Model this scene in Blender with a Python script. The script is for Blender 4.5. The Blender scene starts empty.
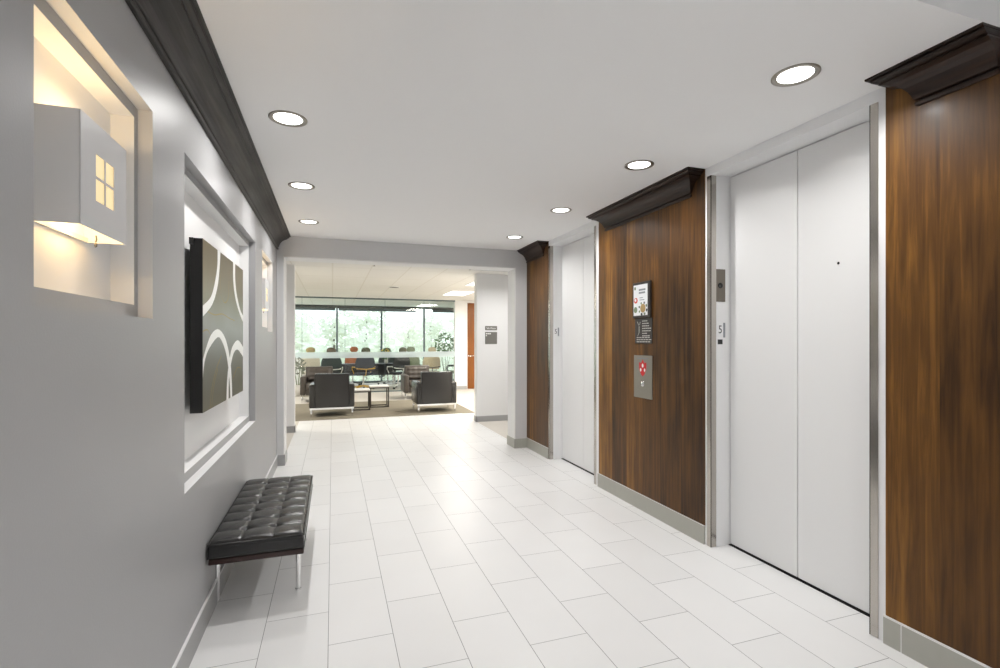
import bpy, bmesh, math, random
from mathutils import Vector, Matrix
random.seed(7)
C = bpy.context.scene.collection
PI = math.pi

# ------------------------------------------------------------------ materials
def srgb(r, g, b):
    def f(c):
        c /= 255.0
        return c / 12.92 if c <= 0.04045 else ((c + 0.055) / 1.055) ** 2.4
    return (f(r), f(g), f(b), 1.0)

def mat(name, col, rough=0.5, metal=0.0, spec=0.5, noise=0.0, nscale=8.0, bump=0.0, bscale=60.0, coat=0.0):
    m = bpy.data.materials.new(name); m.use_nodes = True
    nt = m.node_tree; b = nt.nodes['Principled BSDF']
    b.inputs['Base Color'].default_value = col
    b.inputs['Roughness'].default_value = rough
    b.inputs['Metallic'].default_value = metal
    b.inputs['Specular IOR Level'].default_value = spec
    b.inputs['Coat Weight'].default_value = coat
    tc = nt.nodes.new('ShaderNodeTexCoord')
    if noise:
        n = nt.nodes.new('ShaderNodeTexNoise'); n.inputs['Scale'].default_value = nscale; n.inputs['Detail'].default_value = 4
        nt.links.new(tc.outputs['Object'], n.inputs['Vector'])
        mx = nt.nodes.new('ShaderNodeMix'); mx.data_type = 'RGBA'
        mx.inputs[6].default_value = tuple(c * (1 - noise) for c in col[:3]) + (1,)
        mx.inputs[7].default_value = tuple(min(1, c * (1 + noise)) for c in col[:3]) + (1,)
        nt.links.new(n.outputs['Fac'], mx.inputs[0]); nt.links.new(mx.outputs[2], b.inputs['Base Color'])
    if bump:
        n2 = nt.nodes.new('ShaderNodeTexNoise'); n2.inputs['Scale'].default_value = bscale; n2.inputs['Detail'].default_value = 3
        nt.links.new(tc.outputs['Object'], n2.inputs['Vector'])
        bp = nt.nodes.new('ShaderNodeBump'); bp.inputs['Strength'].default_value = bump; bp.inputs['Distance'].default_value = 0.004
        nt.links.new(n2.outputs['Fac'], bp.inputs['Height']); nt.links.new(bp.outputs['Normal'], b.inputs['Normal'])
    return m

def emit(name, col, s):
    m = bpy.data.materials.new(name); m.use_nodes = True
    b = m.node_tree.nodes['Principled BSDF']
    b.inputs['Base Color'].default_value = (0.8, 0.8, 0.8, 1)
    b.inputs['Emission Color'].default_value = col
    b.inputs['Emission Strength'].default_value = s
    return m

def wood(name, dark, mid, light, rough=0.42, strip=0.245, phase=0.0, axis='Y', coat=0.25):
    """vertical veneer strips of their own tone, with grain running along Z (axis: the strips' direction across)"""
    m = bpy.data.materials.new(name); m.use_nodes = True
    nt = m.node_tree; N = nt.nodes.new; L = nt.links.new
    b = nt.nodes['Principled BSDF']; b.inputs['Roughness'].default_value = rough; b.inputs['Specular IOR Level'].default_value = 0.25
    b.inputs['Coat Weight'].default_value = coat; b.inputs['Coat Roughness'].default_value = 0.18
    tc = N('ShaderNodeTexCoord'); sp = N('ShaderNodeSeparateXYZ'); L(tc.outputs['Object'], sp.inputs[0])
    a = N('ShaderNodeMath'); a.operation = 'ADD'; a.inputs[1].default_value = phase; L(sp.outputs[axis], a.inputs[0])
    d = N('ShaderNodeMath'); d.operation = 'DIVIDE'; d.inputs[1].default_value = strip; L(a.outputs[0], d.inputs[0])
    fl = N('ShaderNodeMath'); fl.operation = 'FLOOR'; L(d.outputs[0], fl.inputs[0])
    wn = N('ShaderNodeTexWhiteNoise'); wn.noise_dimensions = '1D'; L(fl.outputs[0], wn.inputs['W'])
    mp = N('ShaderNodeMapping'); L(tc.outputs['Object'], mp.inputs['Vector'])
    mp.inputs['Scale'].default_value = (30, 30, 1.3) if axis == 'Y' else (26, 1.3, 26)
    off = N('ShaderNodeCombineXYZ'); ml = N('ShaderNodeMath'); ml.operation = 'MULTIPLY'; ml.inputs[1].default_value = 37.0
    L(wn.outputs['Value'], ml.inputs[0]); L(ml.outputs[0], off.inputs['X']); L(ml.outputs[0], off.inputs['Z']); L(off.outputs[0], mp.inputs['Location'])
    n1 = N('ShaderNodeTexNoise'); n1.inputs['Scale'].default_value = 1.0; n1.inputs['Detail'].default_value = 8; n1.inputs['Roughness'].default_value = 0.62; n1.inputs['Distortion'].default_value = 0.6
    L(mp.outputs[0], n1.inputs['Vector'])
    mp2 = N('ShaderNodeMapping'); mp2.inputs['Scale'].default_value = (4, 5, 1.2) if axis == 'Y' else (4, 1.2, 5); L(tc.outputs['Object'], mp2.inputs['Vector']); L(off.outputs[0], mp2.inputs['Location'])
    n2 = N('ShaderNodeTexNoise'); n2.inputs['Scale'].default_value = 1.0; n2.inputs['Detail'].default_value = 3; L(mp2.outputs[0], n2.inputs['Vector'])
    s1 = N('ShaderNodeMath'); s1.operation = 'MULTIPLY'; s1.inputs[1].default_value = 0.46; L(n1.outputs['Fac'], s1.inputs[0])
    s2 = N('ShaderNodeMath'); s2.operation = 'MULTIPLY_ADD'; s2.inputs[1].default_value = 0.40; L(n2.outputs['Fac'], s2.inputs[0]); L(s1.outputs[0], s2.inputs[2])
    s3 = N('ShaderNodeMath'); s3.operation = 'MULTIPLY_ADD'; s3.inputs[1].default_value = 0.17; L(wn.outputs['Value'], s3.inputs[0]); L(s2.outputs[0], s3.inputs[2])
    cr = N('ShaderNodeValToRGB'); L(s3.outputs[0], cr.inputs[0])
    e = cr.color_ramp.elements; e[0].position = 0.34; e[0].color = dark; e[1].position = 0.72; e[1].color = light
    x = cr.color_ramp.elements.new(0.52); x.color = mid
    L(cr.outputs[0], b.inputs['Base Color'])
    return m

def tile_floor():
    m = bpy.data.materials.new('white_floor_tile'); m.use_nodes = True
    nt = m.node_tree; N = nt.nodes.new; L = nt.links.new; b = nt.nodes['Principled BSDF']
    tc = N('ShaderNodeTexCoord'); sp = N('ShaderNodeSeparateXYZ'); L(tc.outputs['Object'], sp.inputs[0])
    cb = N('ShaderNodeCombineXYZ')
    u = N('ShaderNodeMath'); u.operation = 'ADD'; u.inputs[1].default_value = -2.487 + 0.5 * 0.6156 + 61.56; L(sp.outputs['Y'], u.inputs[0]); L(u.outputs[0], cb.inputs['X'])
    v = N('ShaderNodeMath'); v.operation = 'ADD'; v.inputs[1].default_value = 0.020 + 10 * 0.3040; L(sp.outputs['X'], v.inputs[0]); L(v.outputs[0], cb.inputs['Y'])
    br = N('ShaderNodeTexBrick'); L(cb.outputs[0], br.inputs['Vector'])
    br.offset = 0.5; br.offset_frequency = 2
    br.inputs['Scale'].default_value = 1.0; br.inputs['Brick Width'].default_value = 0.6156; br.inputs['Row Height'].default_value = 0.3040
    br.inputs['Mortar Size'].default_value = 0.0016; br.inputs['Mortar Smooth'].default_value = 0.2; br.inputs['Bias'].default_value = 0.0
    br.inputs['Color1'].default_value = (0.80, 0.80, 0.80, 1); br.inputs['Color2'].default_value = (0.765, 0.765, 0.765, 1)
    br.inputs['Mortar'].default_value = (0.22, 0.22, 0.22, 1)
    n = N('ShaderNodeTexNoise'); n.inputs['Scale'].default_value = 3; n.inputs['Detail'].default_value = 6; L(tc.outputs['Object'], n.inputs['Vector'])
    cr = N('ShaderNodeValToRGB'); L(n.outputs['Fac'], cr.inputs[0]); cr.color_ramp.elements[0].color = (0.95, 0.95, 0.95, 1); cr.color_ramp.elements[1].color = (1, 1, 1, 1)
    mx = N('ShaderNodeMix'); mx.data_type = 'RGBA'; mx.blend_type = 'MULTIPLY'; mx.inputs[0].default_value = 1
    L(br.outputs['Color'], mx.inputs[6]); L(cr.outputs[0], mx.inputs[7]); L(mx.outputs[2], b.inputs['Base Color'])
    b.inputs['Roughness'].default_value = 0.36; b.inputs['Specular IOR Level'].default_value = 0.28
    bp = N('ShaderNodeBump'); bp.inputs['Strength'].default_value = 0.4; bp.inputs['Distance'].default_value = 0.002; bp.invert = True
    L(br.outputs['Fac'], bp.inputs['Height']); L(bp.outputs['Normal'], b.inputs['Normal'])
    return m

def acoustic():
    m = bpy.data.materials.new('acoustic_ceiling_tile'); m.use_nodes = True
    nt = m.node_tree; N = nt.nodes.new; L = nt.links.new; b = nt.nodes['Principled BSDF']
    tc = N('ShaderNodeTexCoord'); br = N('ShaderNodeTexBrick'); L(tc.outputs['Object'], br.inputs['Vector'])
    br.offset = 0.0; br.inputs['Scale'].default_value = 1; br.inputs['Brick Width'].default_value = 0.61; br.inputs['Row Height'].default_value = 1.22
    br.inputs['Mortar Size'].default_value = 0.012; br.inputs['Mortar Smooth'].default_value = 0.1
    br.inputs['Color1'].default_value = (0.80, 0.785, 0.75, 1); br.inputs['Color2'].default_value = (0.77, 0.755, 0.725, 1); br.inputs['Mortar'].default_value = (0.71, 0.685, 0.635, 1)
    L(br.outputs['Color'], b.inputs['Base Color']); b.inputs['Roughness'].default_value = 0.9
    return m

def glassmat(name, tint=(0.93, 0.98, 0.96, 1), refl=0.06, frost=None):
    m = bpy.data.materials.new(name); m.use_nodes = True
    nt = m.node_tree; N = nt.nodes.new; L = nt.links.new
    for n in list(nt.nodes):
        if n.type == 'BSDF_PRINCIPLED': nt.nodes.remove(n)
    out = [n for n in nt.nodes if n.type == 'OUTPUT_MATERIAL'][0]
    t = N('ShaderNodeBsdfTransparent'); t.inputs[0].default_value = tint
    g = N('ShaderNodeBsdfGlossy'); g.inputs['Roughness'].default_value = 0.02
    mx = N('ShaderNodeMixShader'); mx.inputs[0].default_value = refl
    L(t.outputs[0], mx.inputs[1]); L(g.outputs[0], mx.inputs[2])
    last = mx
    if frost:
        df = N('ShaderNodeBsdfDiffuse'); df.inputs[0].default_value = (0.85, 0.9, 0.95, 1)
        tl = N('ShaderNodeBsdfTranslucent'); tl.inputs[0].default_value = (0.85, 0.9, 0.95, 1)
        m2 = N('ShaderNodeMixShader'); m2.inputs[0].default_value = 0.6; L(df.outputs[0], m2.inputs[1]); L(tl.outputs[0], m2.inputs[2])
        m3 = N('ShaderNodeMixShader'); m3.inputs[0].default_value = frost; L(mx.outputs[0], m3.inputs[1]); L(m2.outputs[0], m3.inputs[2]); last = m3
    L(last.outputs[0], out.inputs[0])
    return m

def art_face():
    """olive at top, grey in the middle, olive-brown at the foot, as the print is"""
    m = bpy.data.materials.new('art_print'); m.use_nodes = True
    nt = m.node_tree; N = nt.nodes.new; L = nt.links.new; b = nt.nodes['Principled BSDF']; b.inputs['Roughness'].default_value = 0.35
    tc = N('ShaderNodeTexCoord'); sp = N('ShaderNodeSeparateXYZ'); L(tc.outputs['Object'], sp.inputs[0])
    n = N('ShaderNodeTexNoise'); n.inputs['Scale'].default_value = 2.2; n.inputs['Detail'].default_value = 2; L(tc.outputs['Object'], n.inputs['Vector'])
    a = N('ShaderNodeMath'); a.operation = 'MULTIPLY_ADD'; a.inputs[1].default_value = 0.25; L(n.outputs['Fac'], a.inputs[0]); L(sp.outputs['Z'], a.inputs[2])
    mr = N('ShaderNodeMapRange'); mr.inputs['From Min'].default_value = -0.33; mr.inputs['From Max'].default_value = 0.57; L(a.outputs[0], mr.inputs['Value'])
    cr = N('ShaderNodeValToRGB'); L(mr.outputs[0], cr.inputs[0])
    e = cr.color_ramp.elements
    e[0].position = 0.0; e[0].color = srgb(76, 73, 54); e[1].position = 1.0; e[1].color = srgb(84, 73, 44)
    for p, c in ((0.25, srgb(84, 84, 76)), (0.5, srgb(124, 124, 121)), (0.68, srgb(106, 107, 86)), (0.85, srgb(92, 84, 56))):
        x = e.new(p); x.color = c
    L(cr.outputs[0], b.inputs['Base Color'])
    return m

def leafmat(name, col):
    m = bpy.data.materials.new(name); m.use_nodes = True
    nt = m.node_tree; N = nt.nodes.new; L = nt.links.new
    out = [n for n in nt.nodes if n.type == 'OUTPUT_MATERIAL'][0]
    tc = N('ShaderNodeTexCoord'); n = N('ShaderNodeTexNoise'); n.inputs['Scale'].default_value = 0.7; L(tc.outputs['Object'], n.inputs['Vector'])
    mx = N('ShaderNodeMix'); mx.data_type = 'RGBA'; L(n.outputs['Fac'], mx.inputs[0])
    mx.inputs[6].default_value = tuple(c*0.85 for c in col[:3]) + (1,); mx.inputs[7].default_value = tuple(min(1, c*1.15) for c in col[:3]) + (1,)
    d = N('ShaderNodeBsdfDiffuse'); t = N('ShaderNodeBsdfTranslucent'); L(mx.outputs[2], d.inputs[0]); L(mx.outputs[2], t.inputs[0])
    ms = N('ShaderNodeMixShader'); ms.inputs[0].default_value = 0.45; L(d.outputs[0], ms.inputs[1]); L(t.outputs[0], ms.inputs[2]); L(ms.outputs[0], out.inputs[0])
    return m

M = dict(
    grey=mat('grey_wall_paint', srgb(160, 160, 161), 0.42, bump=0.12, bscale=140, noise=0.02, nscale=3),
    white=mat('white_paint', srgb(228, 228, 228), 0.5),
    ceil=mat('ceiling_paint', srgb(238, 238, 238), 0.8),
    greyl=mat('light_grey_paint', srgb(206, 206, 207), 0.5),
    jamb=mat('jamb_enamel', srgb(234, 234, 235), 0.35),
    door=mat('elevator_door_enamel', srgb(232, 232, 232), 0.35),
    stone=mat('stone_base_tile', srgb(168, 167, 158), 0.4, noise=0.06, nscale=14),
    stoneg=mat('grey_base_tile', srgb(160, 160, 160), 0.4, noise=0.05, nscale=14),
    chrome=mat('polished_chrome', (0.82, 0.82, 0.82, 1), 0.12, 1.0),
    steel=mat('brushed_steel', (0.33, 0.31, 0.275, 1), 0.34, 1.0),
    guard=mat('polished_steel_guard', (0.50, 0.47, 0.43, 1), 0.20, 1.0),
    bronze=mat('satin_bronze', (0.20, 0.18, 0.155, 1), 0.35, 1.0),
    wood=wood('walnut_veneer', srgb(48, 30, 14), srgb(98, 65, 28), srgb(162, 114, 48), coat=0.05),
    crownw=wood('dark_walnut_crown', srgb(20, 12, 9), srgb(34, 20, 14), srgb(62, 40, 26), axis='Z', strip=50),
    crownd=wood('ebony_crown', srgb(28, 27, 27), srgb(52, 50, 49), srgb(92, 89, 86), axis='Z', strip=50, rough=0.42, coat=0.0),
    black=mat('black_plastic', srgb(22, 22, 22), 0.4),
    gap=mat('shadow_gap_black', srgb(8, 8, 8), 0.9),
    canvas=mat('black_canvas_side', srgb(14, 14, 14), 0.7),
    band=mat('white_print_band', srgb(238, 238, 236), 0.4),
    ochre=mat('ochre_line', srgb(150, 130, 70), 0.5),
    art=art_face(),
    leather=mat('black_leather', srgb(20, 20, 20), 0.27, bump=0.03, bscale=90, spec=0.6),
    rail=mat('dark_bench_rail', srgb(48, 28, 24), 0.35, noise=0.2, nscale=20),
    arml=mat('charcoal_upholstery', srgb(48, 46, 44), 0.26, noise=0.05, nscale=20),
    armb=mat('taupe_upholstery', srgb(78, 72, 67), 0.4, noise=0.05, nscale=20),
    rug=mat('taupe_rug_pile', srgb(128, 121, 106), 0.95, noise=0.22, nscale=2.4, bump=0.4, bscale=120),
    carpet=mat('beige_carpet', srgb(202, 197, 190), 0.95, noise=0.05, nscale=8),
    tile=tile_floor(), acoustic=acoustic(),
    lens=emit('lamp_lens', (1, 0.98, 0.95, 1), 4.0),
    troffer=emit('troffer_lens', (1, 0.97, 0.90, 1), 1.7),
    warm=emit('warm_bulb', (1, 0.72, 0.36, 1), 7.0),
    sconce=mat('sconce_metal', srgb(205, 205, 206), 0.4),
    sconin=mat('sconce_inside', srgb(245, 235, 215), 0.6),
    glass=glassmat('clear_glass', (0.975, 0.99, 0.985, 1), 0.03), wglass=glassmat('window_glass', (0.96, 0.985, 0.98, 1), 0.03),
    frost=glassmat('frosted_film', frost=0.5),
    wframe=mat('window_frame_grey', srgb(92, 106, 110), 0.5),
    shade=mat('shade_cassette_dark', srgb(70, 74, 72), 0.6),
    orange=wood('cherry_door_veneer', srgb(112, 62, 14), srgb(134, 78, 22), srgb(154, 94, 32), strip=9),
    sign=mat('sign_grey', srgb(112, 110, 104), 0.5), signt=mat('sign_lettering_white', srgb(240, 240, 236), 0.5),
    paper=mat('poster_paper', srgb(236, 238, 240), 0.4), inkg=mat('poster_ink_grey', srgb(140, 145, 150), 0.5),
    inkr=mat('ink_red', srgb(214, 70, 52), 0.5), inkf=mat('food_tan', srgb(176, 148, 96), 0.5), inkgr=mat('salad_green', srgb(120, 136, 108), 0.5), inkd=mat('ink_dark', srgb(56, 58, 60), 0.5),
    plaque=mat('dark_plaque', srgb(44, 38, 36), 0.3), plaqt=mat('plaque_text', srgb(190, 188, 182), 0.5),
    red=mat('emblem_red', srgb(196, 28, 34), 0.4),
    tabw=mat('white_table_top', srgb(238, 236, 232), 0.3), tabf=mat('bronze_table_frame', srgb(62, 56, 46), 0.5),
    pot=mat('pale_pot', srgb(200, 198, 194), 0.5), leaf=mat('leaf_green', srgb(84, 124, 66), 0.5, noise=0.3, nscale=6), stem=mat('plant_stem', srgb(90, 100, 60), 0.7),
    treeleaf=leafmat('hazed_tree_leaf', srgb(238, 240, 230)), bark=mat('grey_bark', srgb(110, 104, 96), 0.9, noise=0.2),  # near-white leaf colour has outdoor haze and glare painted in
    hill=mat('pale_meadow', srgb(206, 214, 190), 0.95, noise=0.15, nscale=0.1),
    desk=mat('dark_desk_top', srgb(52, 52, 54), 0.4),
)

# ------------------------------------------------------------------ mesh helper
class MB:
    def __init__(s): s.v = []; s.f = []; s.m = []; s.sm = []
    def add(s, vs, fs, mi=0, smooth=False):
        o = len(s.v); s.v += [tuple(v) for v in vs]
        for f in fs: s.f.append([o + i for i in f]); s.m.append(mi); s.sm.append(smooth)
        return s
    def box(s, a, b, mi=0, bevel=0.0, seg=2):
        x0, y0, z0 = [min(p, q) for p, q in zip(a, b)]; x1, y1, z1 = [max(p, q) for p, q in zip(a, b)]
        vs = [(x0,y0,z0),(x1,y0,z0),(x1,y1,z0),(x0,y1,z0),(x0,y0,z1),(x1,y0,z1),(x1,y1,z1),(x0,y1,z1)]
        fs = [(0,3,2,1),(4,5,6,7),(0,1,5,4),(1,2,6,5),(2,3,7,6),(3,0,4,7)]
        if bevel <= 0: return s.add(vs, fs, mi)
        bm = bmesh.new(); bv = [bm.verts.new(v) for v in vs]
        for f in fs: bm.faces.new([bv[i] for i in f])
        bmesh.ops.bevel(bm, geom=bm.edges[:], offset=bevel, segments=seg, profile=0.5, affect='EDGES')
        bm.verts.index_update()
        s.add([v.co[:] for v in bm.verts], [[v.index for v in f.verts] for f in bm.faces], mi, True); bm.free()
        return s
    def quad(s, a, b, c, d, mi=0): return s.add([a, b, c, d], [(0,1,2,3)], mi)
    def tube(s, pts, r, n=8, mi=0, cap=True, r2=None):
        pts = [Vector(p) for p in pts]; k = len(pts); rings = []
        for i, p in enumerate(pts):
            t = (pts[min(i+1,k-1)] - pts[max(i-1,0)]).normalized()
            u = t.cross(Vector((0,0,1)) if abs(t.z) < 0.9 else Vector((1,0,0))).normalized(); w = t.cross(u).normalized()
            rr = r if r2 is None else r + (r2 - r) * i / (k - 1)
            rings.append([p + (u * math.cos(2*PI*j/n) + w * math.sin(2*PI*j/n)) * rr for j in range(n)])
        vs = [v for ring in rings for v in ring]; fs = []
        for i in range(k-1):
            for j in range(n): fs.append((i*n+j, i*n+(j+1)%n, (i+1)*n+(j+1)%n, (i+1)*n+j))
        s.add(vs, fs, mi, True)
        if cap:
            s.add(rings[0], [list(range(n))[::-1]], mi); s.add(rings[-1], [list(range(n))], mi)
        return s
    def lathe(s, prof, n=32, c=(0,0,0), mi=0):
        vs = []; fs = []; k = len(prof)
        for r, z in prof:
            for j in range(n): vs.append((c[0]+r*math.cos(2*PI*j/n), c[1]+r*math.sin(2*PI*j/n), c[2]+z))
        for i in range(k-1):
            for j in range(n): fs.append((i*n+j, i*n+(j+1)%n, (i+1)*n+(j+1)%n, (i+1)*n+j))
        return s.add(vs, fs, mi, True)
    def disc(s, c, r, n=24, mi=0, nx='z', ry=None):
        ry = r if ry is None else ry; vs = []
        for j in range(n):
            a = 2*PI*j/n; p, q = r*math.cos(a), ry*math.sin(a)
            vs.append({'z': (c[0]+p, c[1]+q, c[2]), 'x': (c[0], c[1]-p, c[2]+q), 'y': (c[0]+p, c[1], c[2]+q)}[nx])
        return s.add(vs, [list(range(n))], mi)
    def prism(s, poly, axis, a, b, mi=0):
        """closed 2D outline pushed from a to b along axis (0,1,2)"""
        n = len(poly); vs = []
        for t in (a, b):
            for p, q in poly:
                v = [p, q]; v.insert(axis, t); vs.append(v)
        fs = [list(range(n))[::-1], [n+i for i in range(n)]] + [(i, (i+1)%n, n+(i+1)%n, n+i) for i in range(n)]
        return s.add(vs, fs, mi)
    def build(s, name, mats, parent=None, off=(0,0,0), fix=True, bevel=0.0):
        me = bpy.data.meshes.new(name)
        o3 = Vector(off)
        me.from_pydata([Vector(v) - o3 for v in s.v], [], s.f)
        for mt in (mats if isinstance(mats, (list, tuple)) else [mats]): me.materials.append(mt)
        for p, mi, sm in zip(me.polygons, s.m, s.sm): p.material_index = mi; p.use_smooth = sm
        me.update()
        if fix:
            bm = bmesh.new(); bm.from_mesh(me); bmesh.ops.recalc_face_normals(bm, faces=bm.faces[:]); bm.to_mesh(me); bm.free()
        o = bpy.data.objects.new(name, me); C.objects.link(o)
        if parent is not None: o.parent = parent
        else: o.location = off
        if bevel:
            md = o.modifiers.new('edge', 'BEVEL'); md.width = bevel; md.segments = 2; md.limit_method = 'ANGLE'
        return o

def tag(o, label=None, cat=None, group=None, kind=None):
    if label: o['label'] = label
    if cat: o['category'] = cat
    if group: o['group'] = group
    if kind: o['kind'] = kind
    return o
def thing(name, label, cat, loc=(0,0,0), rz=0.0, group=None, kind=None):
    o = bpy.data.objects.new(name, None); C.objects.link(o); o.empty_display_size = 0.1
    o.location = loc; o.rotation_euler = (0,0,rz)
    return tag(o, label, cat, group, kind)
def struct(o): o['kind'] = 'structure'; return o
def kids(o): return [c for c in bpy.data.objects if c.parent == o]
def dup(o, loc=None, rz=None, label=None, group=None, parent=None):
    c = o.copy(); C.objects.link(c)
    if parent is not None: c.parent = parent
    if loc is not None: c.location = loc
    if rz is not None: c.rotation_euler = (0,0,rz)
    if label: c['label'] = label
    if group: c['group'] = group
    for ch in kids(o): dup(ch, parent=c)
    return c
def area(name, parent, loc, size, power, col=(1,1,1), rot=(0,0,0), spread=180, shape='DISK', size_y=None):
    l = bpy.data.lights.new(name, 'AREA'); l.shape = shape; l.size = size
    if size_y: l.size_y = size_y
    l.energy = power; l.color = col; l.spread = math.radians(spread)
    o = bpy.data.objects.new(name, l); C.objects.link(o); o.parent = parent; o.location = loc; o.rotation_euler = rot
    return o
def weaker(t, f):
    for c in kids(t):
        if c.type == 'LIGHT': c.data = c.data.copy(); c.data.energy *= f
def text_mesh(body, size, name='lettering'):
    cu = bpy.data.curves.new(name, 'FONT'); cu.body = body; cu.size = size; cu.align_x = 'CENTER'; cu.align_y = 'CENTER'; cu.extrude = 0.0006
    o = bpy.data.objects.new(name + '_curve', cu); C.objects.link(o)
    dg = bpy.context.evaluated_depsgraph_get(); me = bpy.data.meshes.new_from_object(o.evaluated_get(dg))
    bpy.data.objects.remove(o); bpy.data.curves.remove(cu)
    return me
def lettering(body, size, m, parent, loc, facing, sx=1.0, name='lettering'):
    me = text_mesh(body, size, name); me.materials.clear(); me.materials.append(m)
    o = bpy.data.objects.new(name, me); C.objects.link(o); o.parent = parent; o.location = loc; o.scale = (sx, 1, 1)
    # facing '-y': reads along +x; '-x': reads along -y
    o.rotation_euler = (PI/2, 0, 0) if facing == '-y' else (PI/2, 0, -PI/2)
    return o

# ------------------------------------------------------------------ dimensions (metres)
XL, XR, ZC = -0.614, 2.515, 2.676
YE, YE2 = 6.25, 6.53                # end wall faces
Y0 = -3.6                           # behind the camera
D1 = (1.715, 2.800)                 # lift openings
D2 = (4.425, 5.510)
XD, ZH = 2.678, 2.617                # lift door plane, opening head

# ------------------------------------------------------------------ setting
b = MB(); b.box((XL-0.2, Y0, -0.10), (2.80, YE2, 0)); b.box((-0.572, YE2, -0.10), (2.446, 9.62, 0))
struct(b.build('floor', M['tile']))
b = MB()
b.box((-5, YE2, -0.10), (-0.572, 9.62, -0.001)); b.box((2.446, YE2, -0.10), (7, 9.62, -0.001)); b.box((-5, 9.62, -0.10), (7, 17.8, -0.001))
struct(b.build('floor_carpet', M['carpet']))
b = MB(); b.box((XL-0.1, 1.197, ZC), (2.80, YE, ZC+0.40)); b.box((XL-0.1, Y0, 3.0), (2.80, 1.197, 3.1))
struct(b.build('ceiling', M['ceil']))
b = MB(); b.box((-5, YE+0.1, 2.662), (7, 17.8, 2.80)); struct(b.build('ceiling_lounge', M['acoustic']))

# left wall with its three niches
NI = [(1.338, 2.085, 1.530, 2.277), (2.487, 4.580, 0.780, 2.277), (5.000, 5.812, 1.545, 2.290)]
b = MB()
ys = sorted({Y0, YE2} | {n[0] for n in NI} | {n[1] for n in NI}); zs = sorted({0, 3.0} | {n[2] for n in NI} | {n[3] for n in NI})
for i in range(len(ys)-1):
    for j in range(len(zs)-1):
        cy, cz = (ys[i]+ys[i+1])/2, (zs[j]+zs[j+1])/2
        if any(n[0] < cy < n[1] and n[2] < cz < n[3] for n in NI): continue
        b.quad((XL,ys[i],zs[j]), (XL,ys[i+1],zs[j]), (XL,ys[i+1],zs[j+1]), (XL,ys[i],zs[j+1]))
def ring(b, x0, r0, x1, r1, mi):
    p = lambda x, r: [(x,r[0],r[2]), (x,r[1],r[2]), (x,r[1],r[3]), (x,r[0],r[3])]
    a, c = p(x0, r0), p(x1, r1)
    for k in range(4): b.quad(a[k], a[(k+1)%4], c[(k+1)%4], c[k], mi)
for n in NI:
    w = 0.033; inn = (n[0]+w, n[1]-w, n[2]+0.047, n[3]-0.040)
    ring(b, XL, n, XL-0.046, n, 0 if n[1]-n[0] > 1 else 2); b.m[-4] = 1; ring(b, XL-0.046, n, XL-0.046, inn, 0); ring(b, XL-0.046, inn, XL-0.115, inn, 1)
    x = XL-0.115; b.quad((x,inn[0],inn[2]), (x,inn[1],inn[2]), (x,inn[1],inn[3]), (x,inn[0],inn[3]), 1)
b.quad((XL-0.14,Y0,0), (XL-0.14,YE2,0), (XL-0.14,YE2,3.0), (XL-0.14,Y0,3.0))
struct(b.build('wall_left', [M['grey'], M['white'], M['greyl']], fix=False))
b = MB(); b.box((XL, Y0, 0), (XL+0.010, YE, 0.122)); b.box((XL, Y0, 0.122), (XL+0.010, YE, 0.132), 1)
struct(b.build('baseboard_left', [M['stoneg'], M['white']]))

# right wall: piers between the lifts, header over each opening
for y0, y1 in ((Y0, D1[0]), (D1[1], D2[0]), (D2[1], YE2)): struct(MB().box((XR, y0, 0), (2.80, y1, 3.0)).build('wall_right', M['jamb']))
for y0, y1 in (D1, D2):
    struct(MB().box((XR, y0, ZH), (2.80, y1, 3.0)).build('wall_right', M['jamb']))
    struct(MB().box((2.735, y0, 0), (2.80, y1, ZH)).build('wall_right', M['gap']))
b = MB(); b.box((XL-0.14, Y0-0.1, 0), (2.80, Y0, 3.1)); struct(b.build('wall_front', M['white']))

# end wall with the wide opening
b = MB(); b.box((XL, YE, 0), (-0.545, YE2, 3.0)); b.box((2.345, YE, 0), (XR, YE2, 3.0)); b.box((-0.545, YE, 2.440), (2.345, YE2, 3.0))
struct(b.build('wall_back', M['greyl']))
b = MB(); b.box((-0.545, YE-0.006, 0), (-0.533, YE2, 2.440)); b.box((2.333, YE-0.006, 0), (2.345, YE2, 2.440)); b.box((-0.545, YE-0.006, 2.428), (2.345, YE2, 2.440))
struct(b.build('trim_1', M['white']))
b = MB(); b.box((2.325, YE-0.012, 0), (XR, YE, 0.125)); b.box((2.323, YE-0.012, 0), (2.335, YE2+0.01, 0.125)); b.box((-0.604, YE-0.012, 0), (-0.535, YE, 0.125), 1); b.box((-0.535, YE-0.012, 0), (-0.525, YE2+0.01, 0.125), 1)
struct(b.build('baseboard_back', [M['stone'], M['stoneg']]))

# base tiles of the right wall
b = MB(); b.box((XR-0.012, 1.197, 0), (XR, 1.650, 0.128)); b.box((XR-0.012, 1.197, 0.128), (XR, 1.650, 0.137), 1); b.box((XR-0.0125, 1.569, 0), (XR-0.010, 1.573, 0.137), 1)
b.box((XR-0.012, 2.858, 0), (XR, 4.345, 0.131)); b.box((XR-0.012, 2.858, 0.131), (XR, 4.345, 0.134), 1)
b.box((XR-0.012, 5.545, 0), (XR, YE-0.012, 0.131)); b.box((XR-0.012, 5.545, 0.131), (XR, YE-0.012, 0.134), 1)
struct(b.build('baseboard_right', [M['stone'], M['white']]))

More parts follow.
